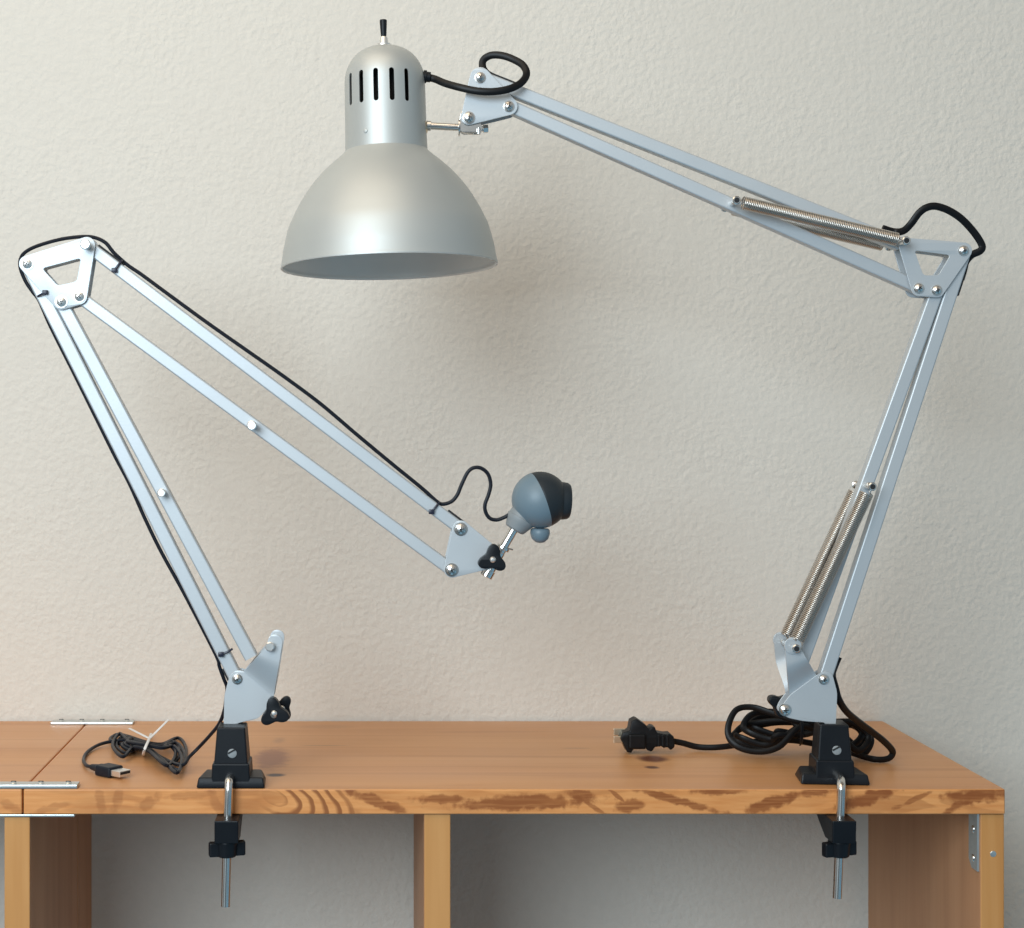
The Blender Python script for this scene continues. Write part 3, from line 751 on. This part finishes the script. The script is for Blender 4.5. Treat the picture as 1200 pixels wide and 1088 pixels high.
# housing with vent slots
hp = [(48.2, 135), (48.2, 140), (47.9, 150), (47.6, 180), (47.3, 212)]
for k in range(0, 17):
    a = R(90 * k / 16); hp.append((47.3 * math.cos(a) ** 0.85 if k < 16 else 0.0, 214 + 45 * math.sin(a) ** 0.95))
ho = [(r * k_, z * k_) for r, z in hp]; hi_ = [(max(0, r - 1.2) * k_, (z - (1.2 if z > 214 else 0)) * k_) for r, z in hp][::-1]
hm = bmesh.new(); lathe_bm(ho + hi_[0:] + [ho[0]], 120, None, hm)
bmesh.ops.remove_doubles(hm, verts=hm.verts, dist=1e-6); bmesh.ops.recalc_face_normals(hm, faces=hm.faces)
tmp = finish('housing', hm, M['shade'], lamp, angle=40)
cut = bmesh.new(); sw = 2.9 * k_
for base in (0, 180):
    for a in (-58.5, -36, -13.5, 9, 31.5):
        ang = R(a + base)
        # capsule prism along the radial direction
        t = bmesh.new(); pts2 = []
        for k in range(9): q = math.pi * k / 8; pts2.append((sw * math.cos(q), (222.5) * k_ - sw + sw * math.sin(q)))
        for k in range(9): q = math.pi + math.pi * k / 8; pts2.append((sw * math.cos(q), (184.5) * k_ + sw + sw * math.sin(q)))
        f0 = [t.verts.new((x, -55 * k_, z)) for x, z in pts2]; f1 = [t.verts.new((x, -36 * k_, z)) for x, z in pts2]
        t.faces.new(f0); t.faces.new(f1[::-1])
        for i in range(18): t.faces.new((f0[i], f0[(i + 1) % 18], f1[(i + 1) % 18], f1[i]))
        bmesh.ops.recalc_face_normals(t, faces=t.faces)
        t.transform(Matrix.Rotation(ang, 4, 'Z')); merge(cut, t)
cme = bpy.data.meshes.new('cut'); cut.to_mesh(cme); cut.free(); co = bpy.data.objects.new('cut', cme); C.objects.link(co)
md = tmp.modifiers.new('b', 'BOOLEAN'); md.object = co; md.operation = 'DIFFERENCE'; md.solver = 'EXACT'
tmp.parent = None; tmp.matrix_parent_inverse = Matrix.Identity(4)
bpy.context.view_layer.update()
ev = tmp.evaluated_get(bpy.context.evaluated_depsgraph_get())
nm = bpy.data.meshes.new_from_object(ev)
bpy.data.objects.remove(tmp); bpy.data.objects.remove(co)
hb = bmesh.new(); hb.from_mesh(nm); hb.transform(SM)
housing = finish('lamp_housing', hb, M['shade'], lamp, angle=30)
sl = lathe_bm([(0, 236 * k_), (24 * k_, 234 * k_), (29 * k_, 226 * k_), (30 * k_, 140 * k_), (14 * k_, 136 * k_), (0, 136 * k_)], 32, SM)  # unseen socket, widened and raised so the vent slots look dark
finish('dark_socket_core', sl, M['recess_dark'], housing)
t = lathe_bm([(0, 256 * k_), (9 * k_, 257 * k_), (8.8 * k_, 261 * k_), (5.5 * k_, 262 * k_), (5 * k_, 268 * k_), (4 * k_, 270 * k_), (0, 270 * k_)], 20, SM)
sw_o = finish('switch_collar', t, M['pin'], housing)
t = lathe_bm([(2.6 * k_, 267 * k_), (3.4 * k_, 272 * k_), (4.3 * k_, 288 * k_), (4.1 * k_, 290 * k_), (0, 291 * k_)], 16, SM)
finish('toggle_switch', t, M['black'], housing)
t = lathe_bm([(0, 0), (0.0018, 0), (0.0016, 0.0008), (0, 0.0012)], 12, SM @ axis_mtx((-24 * k_, -41.6 * k_, 151 * k_), (-24, -41.6, 0)))
finish('rivet', t, M['shade'], housing)
g = P(500, 90, L); t = bmesh.new()
cyl_bm(P(496, 90, L), P(500, 90.3, L), 0.0052, bm=t); cyl_bm(P(499.5, 90.3, L), P(504.5, 90.8, L), 0.0042, bm=t)
finish('cord_grommet', t, M['black'], housing)
# pivot between housing and arm
t = bmesh.new(); Yk = L
lathe_bm([(0, 0), (0.0076, 0), (0.007, 0.0012), (0.004, 0.003), (0, 0.0034)], 24, axis_mtx(P(496.6, 150, Yk), (1, 0, 0)), t, 1)
cyl_bm(P(499, 147.5, Yk), P(539, 149.5, Yk), 0.0030, bm=t)
cyl_bm(P(500, 147.5, Yk), P(505, 147.8, Yk), 0.0042, bm=t)
lathe_bm([(0, 0), (0.0072, 0), (0.0072, 0.0012), (0, 0.0012)], 20, axis_mtx(P(537, 149.5, Yk), (1, 0, 0)), t)
cyl_bm(P(539, 149.5, Yk), P(556, 152, Yk), 0.0046, bm=t)
cyl_bm(P(556, 152, Yk), P(572, 151, Yk), 0.0022, bm=t); cyl_bm(P(566, 151.5, Yk), P(572, 151, Yk), 0.0034, n=6, bm=t)
finish('swivel_joint', t, [M['chrome'], M['brass']], lamp)
t = bmesh.new()
for yy in (L - 0.0052, L + 0.0035):
    o_ = hull([(*xz(549, 138, L), S(10)), (*xz(545, 149, L), S(8)), (*xz(560, 152, L), S(5))])
    plate_bm(o_, yy, yy + 0.0015, bm=t)
cyl_bm(P(561, 150, L - 0.006), P(561, 158, L - 0.006), 0.0016, bm=t)
finish('swivel_fork', t, M['chrome'], lamp)

# cords (parts of the lamp)
def cord(pts, name='cord', flat=True):
    q = [P(*p) for p in pts]
    bm = tube_bm(q, 0.0030, 10, 12, 0.0016, (0, 1, 0.12))
    return finish(name, bm, M['rubber'], lamp)
cord([(502, 91, L), (510, 93, L - .002), (522, 98, L - .008), (540, 103, L - .014), (560, 107, L - .017), (580, 107.5, L - .018), (598, 104, L - .017), (611, 97, L - .013), (617, 87, L - .008),
      (613, 77, L - .004), (602, 70, L), (589, 65.5, L + .003), (576, 65, L + .006), (567, 70, L + .007), (565.5, 78, L + .006), (570, 86, L + .003), (579, 91, L + .001), (594, 97, L)])
cord([(1034, 268, L + .002), (1048, 272, L + .003), (1059, 270.5, L - .002), (1068, 262, L - .006), (1077, 250, L - .008), (1086, 243.5, L - .009), (1097, 242, L - .009), (1112, 247, L - .008), (1127, 257, L - .006), (1141, 272, L - .004),
      (1150.5, 287, L - .003), (1149, 294, L - .003), (1139, 299, L - .002), (1132, 307, L), (1129, 318, L + .001), (1126, 328, L + .002)])
# long power cord: leaves the arm, makes the coil, runs to the plug
pc = [P(x, y, Y) for x, y, Y in ((983, 770, L), (978, 782, L), (975.5, 792, L + .001), (979, 806, L + .002), (983, 820, .035), (992, 834, .045), (1006, 846, .06), (1022, 858, .075), (1037, 870, .088))]
pc += [Q(1046, 881, .10), Q(1041, 889, .10), Q(1025, 890, .10), Q(1003, 884, .11), Q(975, 872, .115)]
lft = [(853, 829, 882), (871, 834, 868), (862, 847, 874), (878, 838, 863), (858, 851, 879), (884, 843, 872)]
rgt = [(1018, 849, 880), (1010, 846, 874), (1021, 852, 884), (1014, 850, 878), (1020, 847, 876), (1012, 853, 880)]
for k in range(6):
    l_, r_ = lft[k], rgt[k]; Yk = 0.095 + 0.009 * k; nb = 848 + 3.4 * ((k * 3) % 6)
    pc += [Q(942, nb + 3, Yk), Q(912, l_[2] - 6, Yk), Q(l_[0] + 32, l_[2] - 1, Yk + .004), Q(l_[0] + 8, l_[2] - 9, Yk + .008), Q(l_[0], (l_[1] + l_[2]) / 2, Yk + .014),
           Q(l_[0] + 9, l_[1] + 4, Yk + .018), Q(l_[0] + 28, l_[1], Yk + .018), Q(l_[0] + 52, (l_[1] + 845) / 2 - 1, Yk + .012), Q(942, nb - 1, Yk + .004)]
    if k < 5:
        pc += [Q(975, nb - 2, Yk + .003), Q(r_[0] - 16, r_[1], Yk + .006), Q(r_[0], (r_[1] + r_[2]) / 2, Yk + .004), Q(r_[0] - 14, r_[2], Yk), Q(975, nb + 6, Yk)]
pc += [Q(965, 860, .14), Q(985, 868, .145), Q(965, 873, .15), Q(930, 868, .15), Q(895, 868, .15), Q(865, 873, .145), Q(840, 876, .145), Q(818, 875.5, .15), Q(800, 871, .15), Q(787, 868.5, .15)]
bm = tube_bm(pc, 0.0029, 8, 10, 0.0019, (0, 1, 0.3))
finish('power_cord', bm, M['rubber'], lamp)
bm = bmesh.new()
for x in (938,):
    q = [Q(x, 841, .10), Q(x + 1, 843, .088), Q(x + 2, 855, .084), Q(x + 1, 870, .09), Q(x, 873, .11)]
    tube_bm(q, 0.0014, 5, 8, 0.0008, (0, 1, 0), bm)
finish('cord_tie', bm, M['black'], lamp)
# plug
YP = 0.135
ol = [(730, 859), (738, 857), (740, 846), (746, 842.5), (757, 850), (761, 855), (764, 851.5), (768, 853), (770, 859), (780, 861), (786, 860.5), (790, 864), (791, 876), (786, 880), (783, 876), (778, 877), (775, 875), (768, 876),
      (764, 881.5), (759, 880), (757, 877), (743, 878), (740, 883), (735, 882), (731, 873), (727, 866)]
bm = plate_bm([xz(a, b, YP) for a, b in ol], YP, YP + 0.016, bev=0.0012)
for xx in (772, 777, 782): 
    p = P(xx, 868, YP); box_bm((p.x - 0.001, YP - 0.0014, p.z - 0.0052), (p.x + 0.001, YP + 0.017, p.z + 0.0050), 0.0005, 2, bm)
box_bm((P(736, 0, YP).x, YP - 0.0025, P(0, 878, YP).z), (P(757, 0, YP).x, YP + 0.018, P(0, 860, YP).z), 0.0018, 3, bm)
pg = finish('power_plug', bm, M['rubber'], lamp)
for yy, py in ((YP + 0.003, 867), (YP + 0.0125, 858)):
    p = P(719, py, yy); q = P(733, py - 1, yy)
    bm = box_bm((p.x, yy - 0.0007, p.z - 0.0030), (q.x, yy + 0.0008, p.z + 0.0030), 0.0004, 2)
    finish('prong', bm, M['brass'], pg)
